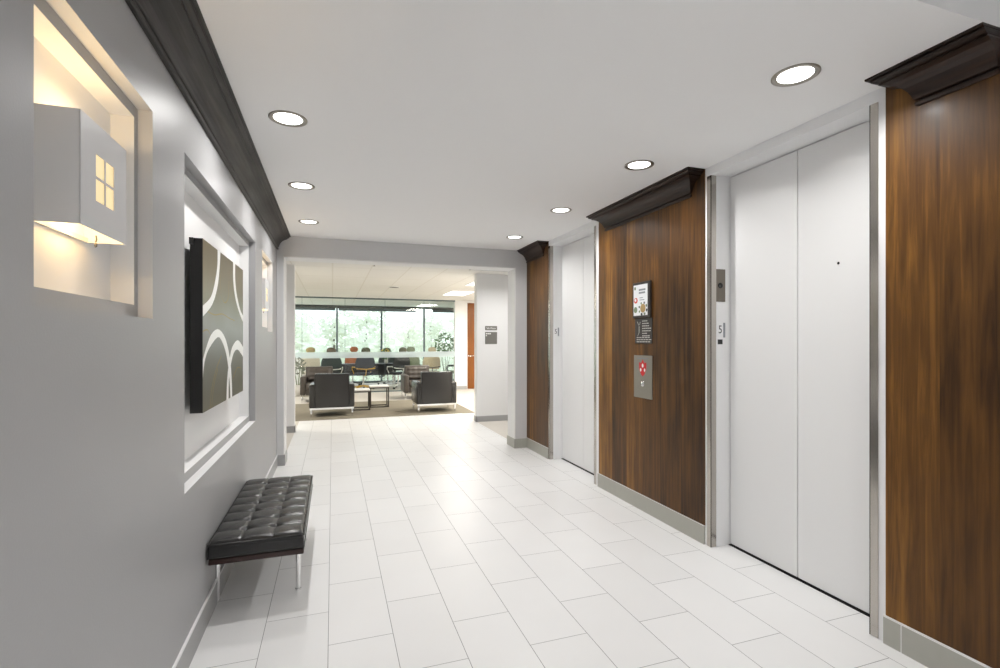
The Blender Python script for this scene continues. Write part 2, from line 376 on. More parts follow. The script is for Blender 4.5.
# cross corridor and lounge shell
b = MB(); b.box((-5, 8.45, 0), (-0.572, 8.62, 2.662)); b.box((-5.1, YE2, 0), (-5, 17.8, 2.8)); b.box((-5, YE+0.1, 0), (XL-0.14, YE2, 2.8))
struct(b.build('wall_lounge_left', M['white']))
b = MB(); b.box((2.446, 8.50, 0), (7, 8.66, 2.662)); b.box((7, YE2, 0), (7.1, 17.8, 2.8)); b.box((2.80, YE+0.1, 0), (7, YE2, 2.8))
struct(b.build('wall_lounge_right', M['white']))
b = MB(); b.box((3.468, 14.40, 0), (3.835, 14.56, 2.662)); b.box((4.76, 14.40, 0), (7, 14.56, 2.662)); b.box((3.835, 14.40, 2.61), (4.76, 14.56, 2.662)); b.box((4.262, 14.56, 0), (4.40, 17.8, 2.662))
struct(b.build('wall_lounge_back', M['white']))
b = MB(); b.box((-5, 8.44, 0), (-0.565, 8.45, 0.10)); b.box((-0.572, 8.44, 0), (-0.562, 8.62, 0.10)); b.box((2.436, 8.49, 0), (7, 8.50, 0.10)); b.box((2.436, 8.49, 0), (2.446, 8.66, 0.10)); b.box((3.468, 14.39, 0), (3.835, 14.40, 0.10))
struct(b.build('baseboard_lounge', M['stoneg']))

# far window, its roller shades, the glass partition with its frosted band
w = struct(MB().box((-5, 17.66, 0), (4.262, 17.76, 0.06)).box((-5, 17.66, 2.60), (4.262, 17.76, 2.662)).build('window_1', M['wframe']))
for x in (-4.30, -2.82, -1.34, 0.142, 1.623, 3.118): MB().box((x-0.028, 17.64, 0.06), (x+0.028, 17.76, 2.60)).build('mullion', M['wframe'], w)
xs = [-5, -4.30, -2.82, -1.34, 0.142, 1.623, 3.118, 4.262]
for i in range(7): MB().box((xs[i]+0.028, 17.70, 0.06), (xs[i+1]-0.028, 17.706, 2.60)).build('pane', M['wglass'], w)
for (x0, x1, lb) in ((-2.80, 0.12, 'dark roller shade over the leftmost far window panes'), (0.16, 2.86, 'dark roller shade over the middle far window panes'), (3.38, 4.24, 'short dark roller shade over the far window pane beside the white wall')):
    t = thing('roller_shade', lb, 'window shade', ((x0+x1)/2, 17.58, 2.53), 0, 'roller shades along the far window')
    h = (x1-x0)/2
    MB().box((-h, -0.04, 0.04), (h, 0.05, 0.115), bevel=0.012).build('cassette', M['shade'], t)
    MB().box((-h+0.03, 0.0, -0.035), (h-0.03, 0.004, 0.04)).box((-h+0.03, -0.006, -0.05), (h-0.03, 0.010, -0.035)).build('shade_fabric', M['wframe'], t)
g = thing('glass_partition', None, None, (0, 14.4, 0), 0, None, 'structure')
gx = [-5, -4.14, -3.02, -1.90, -0.787, 0.327, 1.418, 2.537, 3.468]
for i in range(8): MB().box((gx[i]+0.004, -0.006, 0.03), (gx[i+1]-0.004, 0.006, 2.63)).build('glass_pane', M['glass'], g)
for x in gx[1:-1]: MB().box((x-0.0038, -0.0058, 0.03), (x+0.0038, 0.0058, 2.625)).build('joint_seal', M['wframe'], g)
MB().box((-5, -0.02, 2.625), (3.468, 0.02, 2.662)).box((-5, -0.02, 0), (3.468, 0.02, 0.03)).build('rail', M['wframe'], g)
MB().box((-5, -0.009, 0.975), (3.468, -0.0075, 1.142)).build('frosted_band', M['frost'], g)
d = struct(MB().box((3.845, 14.44, 0.005), (4.75, 14.485, 2.60)).build('door_3', M['orange']))
MB().box((3.835, 14.39, 0), (3.848, 14.50, 2.612)).box((4.747, 14.39, 0), (4.76, 14.50, 2.612)).box((3.835, 14.39, 2.60), (4.76, 14.50, 2.612)).build('door_frame', M['white'], d)
MB().lathe([(0.0, 0), (0.026, 0), (0.026, 0.008), (0.0, 0.008)], 20).build('handle_rose', M['chrome'], d).matrix_local = Matrix.Translation((3.905, 14.44, 1.0)) @ Matrix.Rotation(PI/2, 4, 'X')
MB().tube([(3.905, 14.44, 1.0), (3.905, 14.385, 1.0), (3.92, 14.375, 1.0), (4.03, 14.375, 1.0)], 0.010).build('door_handle', M['chrome'], d)

# ------------------------------------------------------------------ crown mouldings
PROF = [(0.014, 0.0), (0.018, 0.003), (0.020, 0.016), (0.016, 0.021), (0.008, 0.023), (0.008, 0.027), (0.020, 0.030), (0.024, 0.036), (0.028, 0.050), (0.036, 0.068), (0.048, 0.086), (0.064, 0.102), (0.084, 0.115), (0.106, 0.123), (0.112, 0.124), (0.112, 0.129), (0.106, 0.131), (0.120, 0.134), (0.132, 0.140), (0.137, 0.147), (0.137, 0.150), (0.132, 0.152), (0.148, 0.154), (0.150, 0.157), (0.150, 0.164)]
b = MB(); n = len(PROF)
poly = PROF + [(0.0, 0.164), (0.0, 0.0)]
b.prism([(p, q) for p, q in poly], 1, 1.197, YE)
o = b.build('crown_moulding', M['crownd']); o.location = (XL+0.0005, 0, ZC-0.1645)
tag(o, 'long near-black stepped crown moulding along the top of the grey niche wall', 'crown moulding', None, 'thing')

def hat(y0, y1, end0=True, end1=True):
    """crown over a panel with mitred returns at its free ends"""
    b = MB(); rows = []
    for dd, z in PROF:
        a = y0 + (0.150-dd)*end0; c = y1 - (0.150-dd)*end1; zz = ZC-0.164+z
        rows.append([(XR, a, zz), (XR-dd, a, zz), (XR-dd, c, zz), (XR, c, zz)])
    for i in range(len(rows)-1):
        for k in range(3): b.quad(rows[i][k], rows[i][k+1], rows[i+1][k+1], rows[i+1][k])
    b.quad(*rows[0]); b.quad(*rows[-1])
    for k, e in ((1, end0), (2, end1)):
        if not e: b.add([r[k] for r in rows] + [(XR, rows[0][k][1], ZC), (XR, rows[0][k][1], ZC-0.164)], [list(range(len(rows)+2))])
    return b
def wood_panel(y0, y1, label, e0=True, e1=True):
    t = thing('wood_wall_panel', label, 'wall panel', (XR, (y0+y1)/2, 0.136))
    off = (XR, (y0+y1)/2, 0.136)
    MB().box((XR-0.007, y0, 0.136), (XR-0.0005, y1, ZC-0.001)).build('panel', M['wood'], t, off)
    hat(y0, y1, e0, e1).build('crown_moulding', M['crownw'], t, off)
    return t
wood_panel(1.197, 1.642, 'tall dark walnut wall panel with crown, cut off by the photo edge', 0.12, True)
wood_panel(2.856, 4.330, 'wide walnut wall panel between the two elevators, carrying poster and call plate')
wood_panel(5.545, YE, 'narrow walnut wall panel between the far elevator and the end wall', True, False)

# ------------------------------------------------------------------ elevators
def elevator(dy, label):
    y0, y1 = dy; c = (y0+y1)/2
    t = thing('elevator_door', label, 'elevator door', (XD, c, 0), 0, None, 'thing')
    off = (XD, c, 0)
    for a, z in ((y0+0.006, c-0.003), (c+0.003, y1-0.006)):
        MB().box((XD, a, 0.012), (XD+0.035, z, ZH-0.006)).build('door_panel', M['door'], t, off, bevel=0.002)
    MB().box((XD-0.01, y0+0.001, 0.0005), (XD+0.05, y1-0.001, 0.005)).build('sill_plate', M['gap'], t, off)
    return t
e1 = elevator(D1, 'white two-panel elevator door nearest the camera, with a tiny keyhole')
MB().lathe([(0.0, 0.0), (0.006, 0.0), (0.007, 0.002), (0.0, 0.003)], 16).build('keyhole', M['gap'], e1).matrix_local = Matrix.Translation((-0.001, 2.0-sum(D1)/2, 1.885)) @ Matrix.Rotation(-PI/2, 4, 'Y')
elevator(D2, 'white two-panel elevator door at the far end beside the narrow panel')
def guard(y, s, label):
    """chrome corner guard; s = +1 when the opening lies towards +y"""
    b = MB(); f = 0.036; r = 0.042; th = 0.004
    b.box((XR-th, y-s*f, 0.003), (XR-0.0003, y+s*th, ZH-0.004)); b.box((XR-th, y+s*0.0003, 0.003), (XR+r, y+s*th, ZH-0.004))
    tag(b.build('corner_guard', M['guard'], None, (XR, y, 0)), label, 'corner guard', 'chrome corner guards of the elevator openings')
guard(D1[0], 1, 'chrome corner guard between the near elevator and the cut-off walnut panel')
guard(D1[1], -1, 'chrome corner guard between the near elevator and the wide walnut panel')
guard(D2[0], 1, 'chrome corner guard between the far elevator and the wide walnut panel')
guard(D2[1], -1, 'chrome corner guard between the far elevator and the narrow walnut panel')

# plates on the jamb returns (facing -y)
t = thing('key_switch_plate', 'bronze plate with a round key switch beside the near elevator door', 'switch plate', (2.593, D1[1], 1.842))
MB().box((-0.044, -0.003, -0.115), (0.044, 0, 0.115)).build('plate', M['bronze'], t)
MB().lathe([(0.020, 0), (0.020, 0.004), (0.013, 0.006), (0.011, 0.003), (0.0, 0.003)], 24).build('key_barrel', M['black'], t).matrix_local = Matrix.Translation((0, -0.003, 0.0)) @ Matrix.Rotation(PI/2, 4, 'X')
def floor_sign(y, x, z, label, block=True):
    t = thing('floor_number_plate', label, 'floor sign', (x, y, z))
    MB().box((-0.046, -0.002, -0.058), (0.046, 0, 0.058)).build('plate', M['jamb'], t)
    lettering('5', 0.080, M['inkd'], t, (0.0, -0.003, 0.004), '-y', 0.85, 'numeral')
    b = MB()
    for i in range(7):
        for j in range(3): b.box((0.028+j*0.005, -0.003, -0.045+i*0.014), (0.0315+j*0.005, -0.002, -0.037+i*0.014))
    b.box((0.026, -0.0028, -0.050), (0.044, -0.002, 0.054)); b.build('braille_strip', M['inkg'], t)
    if block: MB().box((-0.020, -0.003, -0.098), (0.020, 0, -0.064)).build('braille_block', M['black'], t)
floor_sign(D1[1], 2.593, 1.525, 'white plate reading 5 under the bronze plate by the near elevator')
floor_sign(D2[1], 2.594, 1.560, 'white plate reading 5 on the jamb of the far elevator', False)

# things on the wide walnut panel (facing -x): local frame x = -normal, reading along -y
XP = XR-0.007
t = thing('poster_frame', 'small dark framed poster with food pictures on the wide walnut panel', 'poster', (XP, 3.590, 1.803))
MB().box((-0.020, -0.124, -0.155), (0, 0.124, 0.150)).build('frame', M['plaque'], t, bevel=0.003)
b = MB(); x = -0.0205
b.box((x-0.001, -0.092, -0.135), (x, 0.108, 0.128))
x -= 0.0015
def dd(yc, zc, r, mi, ry=None): b.disc((x, yc, zc), r, 20, mi, 'x', ry)
for k, (ya, yb, z) in enumerate(((0.03, -0.065, 0.075), (0.03, -0.06, 0.050), (0.02, -0.03, 0.012), (0.02, -0.05, -0.006))): b.quad((x, ya, z), (x, yb, z), (x, yb, z+(0.016 if k < 2 else 0.006)), (x, ya, z+(0.016 if k < 2 else 0.006)), 1)
dd(0.075, -0.005, 0.028, 2, 0.024); dd(0.078, -0.085, 0.026, 4, 0.026); dd(0.085, 0.10, 0.014, 4)
x -= 0.0005; dd(-0.030, -0.075, 0.048, 0); dd(0.078, -0.001, 0.014, 0)
x -= 0.0005; dd(-0.030, -0.075, 0.038, 3)
for k in range(12): dd(-0.03+0.055*math.cos(k*0.8+2.6), -0.078+0.05*math.sin(k*0.8+2.6), 0.010, 5 if k % 2 else 4)
b.build('poster_sheet', [M['paper'], M['inkg'], M['inkr'], M['inkf'], M['inkgr'], M['inkd']], t, fix=False)
t = thing('notice_plaque', 'dark plaque with rows of white print below the framed poster', 'plaque', (XP, 3.578, 1.538))
MB().box((-0.006, -0.122, -0.108), (0, 0.122, 0.106)).build('plaque', M['plaque'], t, bevel=0.002)
b = MB(); x = -0.0066
rnd = random.Random(3)
for k in range(7):
    z = 0.078 - k*0.021; ya = 0.015
    for q in range(rnd.randint(3, 5)):
        yb = ya - rnd.uniform(0.014, 0.026)
        b.quad((x, ya, z), (x, yb, z), (x, yb, z+0.008), (x, ya, z+0.008)); ya = yb-0.005
for k in range(3):
    z = -0.062 - k*0.018; ya = 0.095
    while ya > -0.09:
        yb = ya - rnd.uniform(0.02, 0.04); b.quad((x, ya, z), (x, yb, z), (x, yb, z+0.007), (x, ya, z+0.007)); ya = yb-0.007
b.quad((x, 0.064, -0.02), (x, 0.056, -0.02), (x, 0.056, 0.04), (x, 0.064, 0.04))
for a, c in (((0.09, 0.08), (0.066, 0.045)), ((0.085, -0.045), (0.062, -0.015)), ((0.045, 0.075), (0.056, 0.05))):
    b.quad((x, a[0], a[1]), (x, a[0]-0.006, a[1]), (x, c[0]-0.006, c[1]), (x, c[0], c[1]))
b.build('print', M['plaqt'], t, fix=False)
t = thing('call_button_plate', 'steel elevator call plate with a red and white emblem on walnut', 'call button', (XP, 3.588, 1.145))
MB().box((-0.005, -0.130, -0.182), (0, 0.130, 0.182)).build('face_plate', M['steel'], t, bevel=0.002)
b = MB(); x = -0.0056
b.add([(x, p, q) for p, q in ((0.0, 0.150), (-0.022, 0.118), (-0.052, 0.122), (-0.050, 0.060), (-0.024, 0.020), (0.0, 0.002), (0.024, 0.020), (0.050, 0.060), (0.052, 0.122), (0.022, 0.118))], [list(range(10))], 0)
x -= 0.0006
for p, q, r, s_ in ((0.0, 0.095, 0.013, 0.017), (0.028, 0.058, 0.011, 0.015), (-0.028, 0.058, 0.011, 0.015)): b.disc((x, p, q), r, 16, 1, 'x', s_)
b.build('emblem', [M['red'], M['signt']], t, fix=False)
MB().lathe([(0.022, 0), (0.022, 0.004), (0.016, 0.007), (0.0, 0.008)], 24).build('call_button', M['chrome'], t).matrix_local = Matrix.Translation((-0.005, 0.0, -0.062)) @ Matrix.Rotation(-PI/2, 4, 'Y')
b = MB(); x = -0.0058
for k in range(9): b.quad((x, 0.075-k*0.017, 0.152), (x, 0.063-k*0.017, 0.152), (x, 0.063-k*0.017, 0.162), (x, 0.075-k*0.017, 0.162))
b.build('engraving', M['inkg'], t, fix=False)

# sign on the far white wall
t = thing('room_sign', 'two-piece grey wall sign with white print on the far white wall', 'sign', (2.715, 8.5, 1.56))
MB().box((-0.114, -0.006, 0.085), (0.114, 0, 0.160)).build('header_plate', M['sign'], t, bevel=0.002)
MB().box((-0.114, -0.006, -0.165), (0.114, 0, 0.052)).build('sign_plate', M['sign'], t, bevel=0.002)
lettering('5th Floor', 0.050, M['signt'], t, (0, -0.0072, 0.120), '-y', 0.95)
b = MB()
for k, (xa, xb, z) in enumerate(((-0.098, -0.075, 0.012), (-0.068, -0.040, 0.012), (-0.034, -0.005, 0.012), (-0.098, -0.082, -0.022))): b.box((xa, -0.0075, z), (xb, -0.006, z+0.018))
b.build('print', M['signt'], t)

# ------------------------------------------------------------------ niche things
def sconce(yc, zc, label, first=None):
    if first: return dup(first, (XL-0.1148, yc, zc), 0, label)
    t = thing('wall_sconce', label, 'sconce', (XL-0.1148, yc, zc), 0, 'boxy niche sconces')
    dx, hw, hz, th = 0.109, 0.150, 0.149, 0.003
    wy, wz, bar = 0.061, 0.065, 0.0035
    b = MB()
    b.box((0.0, -hw, -hz), (dx, -hw+th, hz)); b.box((0.0, hw-th, -hz), (dx, hw, hz))
    # front sheet with four panes cut out
    cuts_y = [-hw, -wy, -bar, bar, wy, hw]; cuts_z = [-hz, -wz, -bar, bar, wz, hz]
    for i in range(5):
        for j in range(5):
            if i in (1, 3) and j in (1, 3): continue
            b.box((dx-th, cuts_y[i], cuts_z[j]), (dx, cuts_y[i+1], cuts_z[j+1]))
    b.box((0.0, -hw, -hz), (0.010, hw, -hz+0.014)); b.box((0.0, -hw, hz-0.014), (0.010, hw, hz))
    b.build('shade_box', M['sconce'], t)
    MB().box((dx-th-0.003, -wy-0.008, -wz-0.008), (dx-th-0.001, wy+0.008, wz+0.008)).build('amber_pane', M['amber'], t)
    MB().box((0.0, -0.05, -0.06), (0.012, 0.05, 0.06)).tube([(0.012, 0, 0), (0.030, 0, 0), (0.046, 0, -0.006)], 0.007).build('mount_bracket', M['steel'], t)
    for s in (-1, 1): MB().lathe([(0.0, -0.030), (0.010, -0.024), (0.015, -0.008), (0.013, 0.008), (0.008, 0.022), (0.0, 0.024)], 16, (0.046, 0, s*0.042)).build('bulb', M['warm'], t)
    MB().tube([(0.075, 0.03, -0.146), (0.076, 0.031, -0.158), (0.074, 0.030, -0.166)], 0.0022, 6).lathe([(0.0, -0.010), (0.004, -0.006), (0.004, 0.002), (0.0, 0.006)], 8, (0.074, 0.030, -0.172)).build('finial', M['bronze'], t)
    for s in (-1, 1):
        l = bpy.data.lights.new('bulb_light', 'POINT'); l.energy = SCONCE*(1.7 if s > 0 else 0.8); l.color = (1.0, 0.69, 0.33); l.shadow_soft_size = 0.02
        o = bpy.data.objects.new('bulb_light', l); C.objects.link(o); o.parent = t; o.location = (0.046, 0, s*0.095)
    return t
SCONCE = 1.4
M['amber'] = mat('amber_glass_pane', srgb(246, 226, 176), 0.5)
_b = M['amber'].node_tree.nodes['Principled BSDF']; _b.inputs['Emission Color'].default_value = (1.0, 0.80, 0.45, 1); _b.inputs['Emission Strength'].default_value = 0.5
s1 = sconce(1.712, 1.904, 'square white metal sconce with four-pane cutout in the nearest niche')
sconce(5.406, 1.910, 'square white sconce in the small niche beside the end wall', s1)

t = thing('canvas_art', 'large black-sided canvas with white arcs in the long wall niche', 'artwork', (XL-0.100, 3.53, 1.53))
XA = -0.640; off = (XL-0.100, 3.53, 1.53); ya, yb, za, zb = 2.924, 4.138, 1.075, 1.984
b = MB(); b.box((-0.698, ya, za), (XA, yb, zb))
b.quad((XA+0.0006, ya, za), (XA+0.0006, yb, za), (XA+0.0006, yb, zb), (XA+0.0006, ya, zb), 1)
def resamp(p, n=24):
    p = [Vector((a, c)) for a, c in p]
    # Catmull-Rom through the points, equal steps in index
    out = []
    for i in range(n+1):
        t_ = i/n*(len(p)-1); k = min(int(t_), len(p)-2); f = t_-k
        p0, p1, p2, p3 = p[max(k-1,0)], p[k], p[k+1], p[min(k+2,len(p)-1)]
        out.append(0.5*((2*p1)+(p2-p0)*f+(2*p0-5*p1+4*p2-p3)*f*f+(3*p1-p0-3*p2+p3)*f**3))
    return out
def band(pa, pb, mi=2, x=XA+0.0014):
    A, B = resamp(pa), resamp(pb)
    cl = lambda v: (x, min(max(v[0], ya), yb), min(max(v[1], za), zb))
    for i in range(len(A)-1): b.quad(cl(A[i]), cl(A[i+1]), cl(B[i+1]), cl(B[i]), mi)
band([(3.271,1.984),(3.259,1.879),(3.183,1.766),(3.093,1.691),(2.924,1.634)], [(3.348,1.984),(3.319,1.87),(3.259,1.757),(3.129,1.652),(2.924,1.577)])
band([(3.744,1.984),(3.749,1.867),(3.813,1.761),(3.955,1.666),(4.138,1.590)], [(3.824,1.984),(3.824,1.876),(3.88,1.778),(4.015,1.68),(4.138,1.640)])
band([(2.924,1.354),(2.992,1.413),(3.104,1.484),(3.267,1.52),(3.426,1.493),(3.55,1.426),(3.656,1.306),(3.701,1.172),(3.712,1.075)], [(2.924,1.255),(2.957,1.335),(3.047,1.403),(3.267,1.472),(3.393,1.447),(3.509,1.374),(3.585,1.277),(3.635,1.156),(3.650,1.075)])
band([(3.520,1.075),(3.55,1.215),(3.613,1.318),(3.712,1.409),(3.922,1.456),(4.138,1.403)], [(3.590,1.075),(3.602,1.201),(3.667,1.294),(3.77,1.369),(3.922,1.388),(4.138,1.329)], 2, XA+0.0018)
def line(p, w=0.006): band([(u, v+w/2) for u, v in p], [(u+w*0.7, v-w/2) for u, v in p], 3, XA+0.0010)
line([(3.02,1.61),(3.2,1.60),(3.4,1.615),(3.6,1.60),(3.8,1.59)]); line([(3.35,1.85),(3.36,1.74),(3.47,1.69),(3.58,1.73),(3.6,1.84)])
line([(3.08,1.075),(3.12,1.18),(3.24,1.29),(3.38,1.36)]); line([(3.12,1.075),(3.17,1.19),(3.28,1.29)]); line([(2.924,1.50),(3.02,1.51),(3.1,1.48)]); line([(3.75,1.20),(3.9,1.26),(4.05,1.25)])
b.build('canvas', [M['canvas'], M['art'], M['band'], M['ochre']], t, off, fix=False)
for yy in (3.2, 3.8): MB().box((XL-0.1145, yy, 1.90), (-0.698, yy+0.10, 1.94)).build('hanging_cleat', M['steel'], t, off)
MB().box((-0.699, 2.912, 1.950), (-0.680, 2.924, 1.984)).build('corner_clip', M['black'], t, off)

# ------------------------------------------------------------------ tufted bench
def bench():
    bx0, bx1, by0, by1 = -0.602, -0.150, 2.868, 4.085
    c = ((bx0+bx1)/2, (by0+by1)/2, 0)
    t = thing('tufted_bench', 'low black tufted leather bench on chrome legs against the grey wall', 'bench', c)
    hx, hy = (bx1-bx0)/2, (by1-by0)/2
    nx, ny = 3, 8
    gx_, gy_ = 54, 144
    def H(u, v):      # u, v in 0..1
        a, c_ = u*nx % 1.0, v*ny % 1.0
        if u >= 1: a = 1.0
        if v >= 1: c_ = 1.0
        pil = (max(0, math.sin(PI*a))**0.40)*0.45 + 0.55
        pil2 = (max(0, math.sin(PI*c_))**0.36)*0.9 + 0.1
        h = 0.019*pil*pil2
        for i in (1, 2):
            for j in range(1, ny):
                dx_, dy_ = (u-i/nx)*2*hx, (v-j/ny)*2*hy
                h -= 0.015*math.exp(-(dx_*dx_+dy_*dy_)/(0.018**2))
        ph = 0.0
        e = min(u, 1-u)*2*hx; e2 = min(v, 1-v)*2*hy
        r = min(1, min(e, e2)/0.020); edge = math.sqrt(max(0, 1-(1-r)**2))
        return (h+ph)*edge - 0.010*(1-edge)
    zt, zb_ = 0.408, 0.328
    b = MB(); vs = []
    for j in range(gy_+1):
        for i in range(gx_+1):
            u, v = i/gx_, j/gy_
            vs.append((-hx+2*hx*u, -hy+2*hy*v, zt+H(u, v)))
    fs = [(j*(gx_+1)+i, j*(gx_+1)+i+1, (j+1)*(gx_+1)+i+1, (j+1)*(gx_+1)+i) for j in range(gy_) for i in range(gx_)]
    b.add(vs, fs, 0, True)
    # boxed sides
    loop = [(i, 0) for i in range(gx_+1)] + [(gx_, j) for j in range(1, gy_+1)] + [(i, gy_) for i in range(gx_-1, -1, -1)] + [(0, j) for j in range(gy_-1, 0, -1)]
    top = [vs[j*(gx_+1)+i] for i, j in loop]; m_ = len(top)
    rings = [top, [(x*1.012, y*1.006, zt-0.022) for x, y, z in top], [(x*1.012, y*1.006, zb_+0.010) for x, y, z in top], [(x*0.99, y*0.995, zb_) for x, y, z in top]]
    for k in range(3):
        b.add(rings[k]+rings[k+1], [(i, (i+1)%m_, m_+(i+1)%m_, m_+i) for i in range(m_)], 0, True)
    b.add(rings[3], [list(range(m_))], 0)
    cu = b.build('seat_cushion', M['leather'], t)
    p = MB(); q = [(x*1.012, y*1.006, zt-0.004) for x, y in ((-hx,-hy),(hx,-hy),(hx,hy),(-hx,hy),(-hx,-hy))]
    p.tube(q, 0.0045, 6, 0, False); q2 = [(x, y, zb_+0.008) for x, y, z in q]; p.tube(q2, 0.004, 6, 0, False)
    p.build('piping', M['leather'], cu)
    for i in (1, 2):
        for j in range(1, ny):
            x, y = -hx+2*hx*i/nx, -hy+2*hy*j/ny
            MB().lathe([(0.009, -0.002), (0.008, 0.003), (0.004, 0.005), (0.0, 0.0055)], 10, (x, y, zt+H(i/nx, j/ny)+0.001)).build('tuft_button', M['leather'], cu)
    f = MB(); r = 0.036
    f.box((-hx-0.002, -hy-0.002, 0.298), (hx+0.002, -hy+r, 0.328), bevel=0.006); f.box((-hx-0.002, hy-r, 0.298), (hx+0.002, hy+0.002, 0.328), bevel=0.006)
    f.box((-hx-0.002, -hy+r, 0.298), (-hx+r, hy-r, 0.328), bevel=0.006); f.box((hx-r, -hy+r, 0.298), (hx+0.002, hy-r, 0.328), bevel=0.006)
    f.build('seat_rail', M['rail'], t)
    st = MB()
    for k in range(9): y = -hy+0.1+k*(2*hy-0.2)/8; st.box((-hx+r, y-0.02, 0.320), (hx-r, y+0.02, 0.324))
    st.build('webbing', M['black'], t)
    for x in (-0.232, 0.186):
        for y in (-hy+0.235, hy-0.235):
            l = MB(); l.tube([(x, y, 0.008), (x, y, 0.300)], 0.0135, 16); l.tube([(x, y, 0.001), (x, y, 0.010)], 0.016, 16); l.tube([(x, y, 0.286), (x, y, 0.2995)], 0.022, 16)
            l.build('leg', M['chrome'], t)
    return t
bench()

# ------------------------------------------------------------------ recessed ceiling lamps
LP = 9.2
def downlight():
    t = thing('recessed_downlight', 'x', 'ceiling light', (0,0,0), 0, 'recessed ceiling downlights')
    MB().lathe([(0.100, 0.0), (0.100, -0.004), (0.092, -0.007), (0.080, -0.004), (0.075, -0.001)], 40).build('trim_ring', M['steel'], t)
    MB().lathe([(0.0755, -0.0012), (0.056, -0.0030), (0.03, -0.0038), (0.0, -0.004)], 32).build('lens', M['lens'], t)
    area('lamp', t, (0, 0, -0.010), 0.07, LP, (1.0, 0.985, 0.965), spread=152)
    return t
dl = downlight()
LL = [(-0.232, 2.95, ZC, 'recessed downlight nearest the camera above the art niche side'), (-0.232, 4.19, ZC, 'middle downlight of the three near the dark crown molding'), (-0.232, 5.43, ZC, 'farthest downlight of the three near the dark crown molding'),
      (2.020, 1.714, ZC, 'large recessed downlight in front of the near elevator'), (2.022, 2.94, ZC, 'recessed downlight before the near end of the wide walnut panel'), (2.026, 4.19, ZC, 'recessed downlight before the far end of the wide walnut panel'), (2.034, 5.45, ZC, 'small recessed downlight closest to the narrow walnut panel'),
      (0.4, -0.8, 3.0, None), (-0.232, -1.6, 3.0, None), (2.02, -2.2, 3.0, None),  # unseen lamps added behind the camera as fill light
      (0.2, 7.15, 2.662, None), (1.75, 7.15, 2.662, None), (2.80, 7.55, 2.662, None), (4.2, 7.35, 2.662, None), (-1.6, 7.35, 2.662, None)]  # hidden by header, added for corridor brightness; sign-wall lamp read off its scallop
for i, (x, y, z, lb) in enumerate(LL):
    lb = lb or ('unseen ceiling downlight in the cross corridor beyond the opening' if y > 6 else 'added fill downlight, unseen, beside or behind the camera')
    if i == 0: dl.location = (x, y, z); dl['label'] = lb
    else:
        o = dup(dl, (x, y, z), 0, lb)
        if y > 6: weaker(o, {0.2: 0.22, 1.75: 0.22, 2.80: 1.8}.get(x, 1.3))
        elif x < 0 and y > 1: weaker(o, 1.0)
        elif y < 0: weaker(o, 1.9)
weaker(dl, 1.0)
def troffer(x, y, label, first=None, power=66):
    if first: return dup(first, (x, y, 2.662), 0, label)
    t = thing('ceiling_troffer', label, 'ceiling light', (x, y, 2.662), 0, 'lounge ceiling troffers')
    b = MB()
    for a, c in (((-0.305,-0.61),(0.305,-0.59)), ((-0.305,0.59),(0.305,0.61)), ((-0.305,-0.59),(-0.285,0.59)), ((0.285,-0.59),(0.305,0.59))): b.box((a[0],a[1],-0.008), (c[0],c[1],0))
    b.build('frame', M['white'], t)
    MB().box((-0.285, -0.59, -0.005), (0.285, 0.59, -0.001)).build('diffuser', M['troffer'], t)
    area('lamp', t, (0, 0, -0.012), 0.55, power, (1.0, 0.95, 0.86), shape='RECTANGLE', size_y=1.16)
    return t
tr = troffer(3.02, 12.2, 'lit ceiling panel in the lounge above the wood door side')
troffer(3.02, 9.8, 'lit ceiling panel nearest the opening, partly behind the sign wall', tr)
for x, y in ((-2.6, 9.6), (-2.6, 12.2), (5.2, 12.2), (5.2, 9.8), (-2.4, 16.0)): troffer(x, y, 'unseen lit ceiling panel of the rooms beyond the opening', tr)  # unseen panels; left-hand and glass-room ones added out of view for light
t = thing('ceiling_register', 'slim white ceiling register with dark ends beyond the opening', 'air vent', (2.54, 8.03, 2.662))
MB().box((-0.36, -0.045, -0.012), (0.36, 0.045, 0)).build('frame', M['white'], t, bevel=0.003)
MB().box((-0.345, -0.012, -0.0135), (0.345, 0.002, -0.0118)).box((-0.36, -0.02, -0.016), (-0.335, 0.02, -0.0118)).box((0.335, -0.02, -0.016), (0.36, 0.02, -0.0118)).build('slot', M['sign'], t)
t = thing('ceiling_speaker', 'small round dark ceiling speaker in the lounge ceiling', 'speaker', (1.31, 11.25, 2.662))
MB().lathe([(0.12, 0), (0.12, -0.006), (0.105, -0.010)], 28).build('rim', M['white'], t)
MB().lathe([(0.106, -0.009), (0.05, -0.013), (0.0, -0.013)], 28).build('grille', M['sign'], t)
t = thing('ceiling_sprinkler', 'tiny dark sprinkler head on the ceiling beyond the opening', 'sprinkler', (0.62, 7.95, 2.662))
MB().lathe([(0.032, 0), (0.030, -0.006), (0.010, -0.008), (0.010, -0.030), (0.0, -0.030)], 16).build('escutcheon', M['sign'], t)
MB().lathe([(0.0, -0.036), (0.018, -0.038), (0.020, -0.041), (0.0, -0.041)], 12).tube([(0.008, 0, -0.028), (0.012, 0, -0.038)], 0.002, 6).tube([(-0.008, 0, -0.028), (-0.012, 0, -0.038)], 0.002, 6).build('deflector', M['steel'], t)

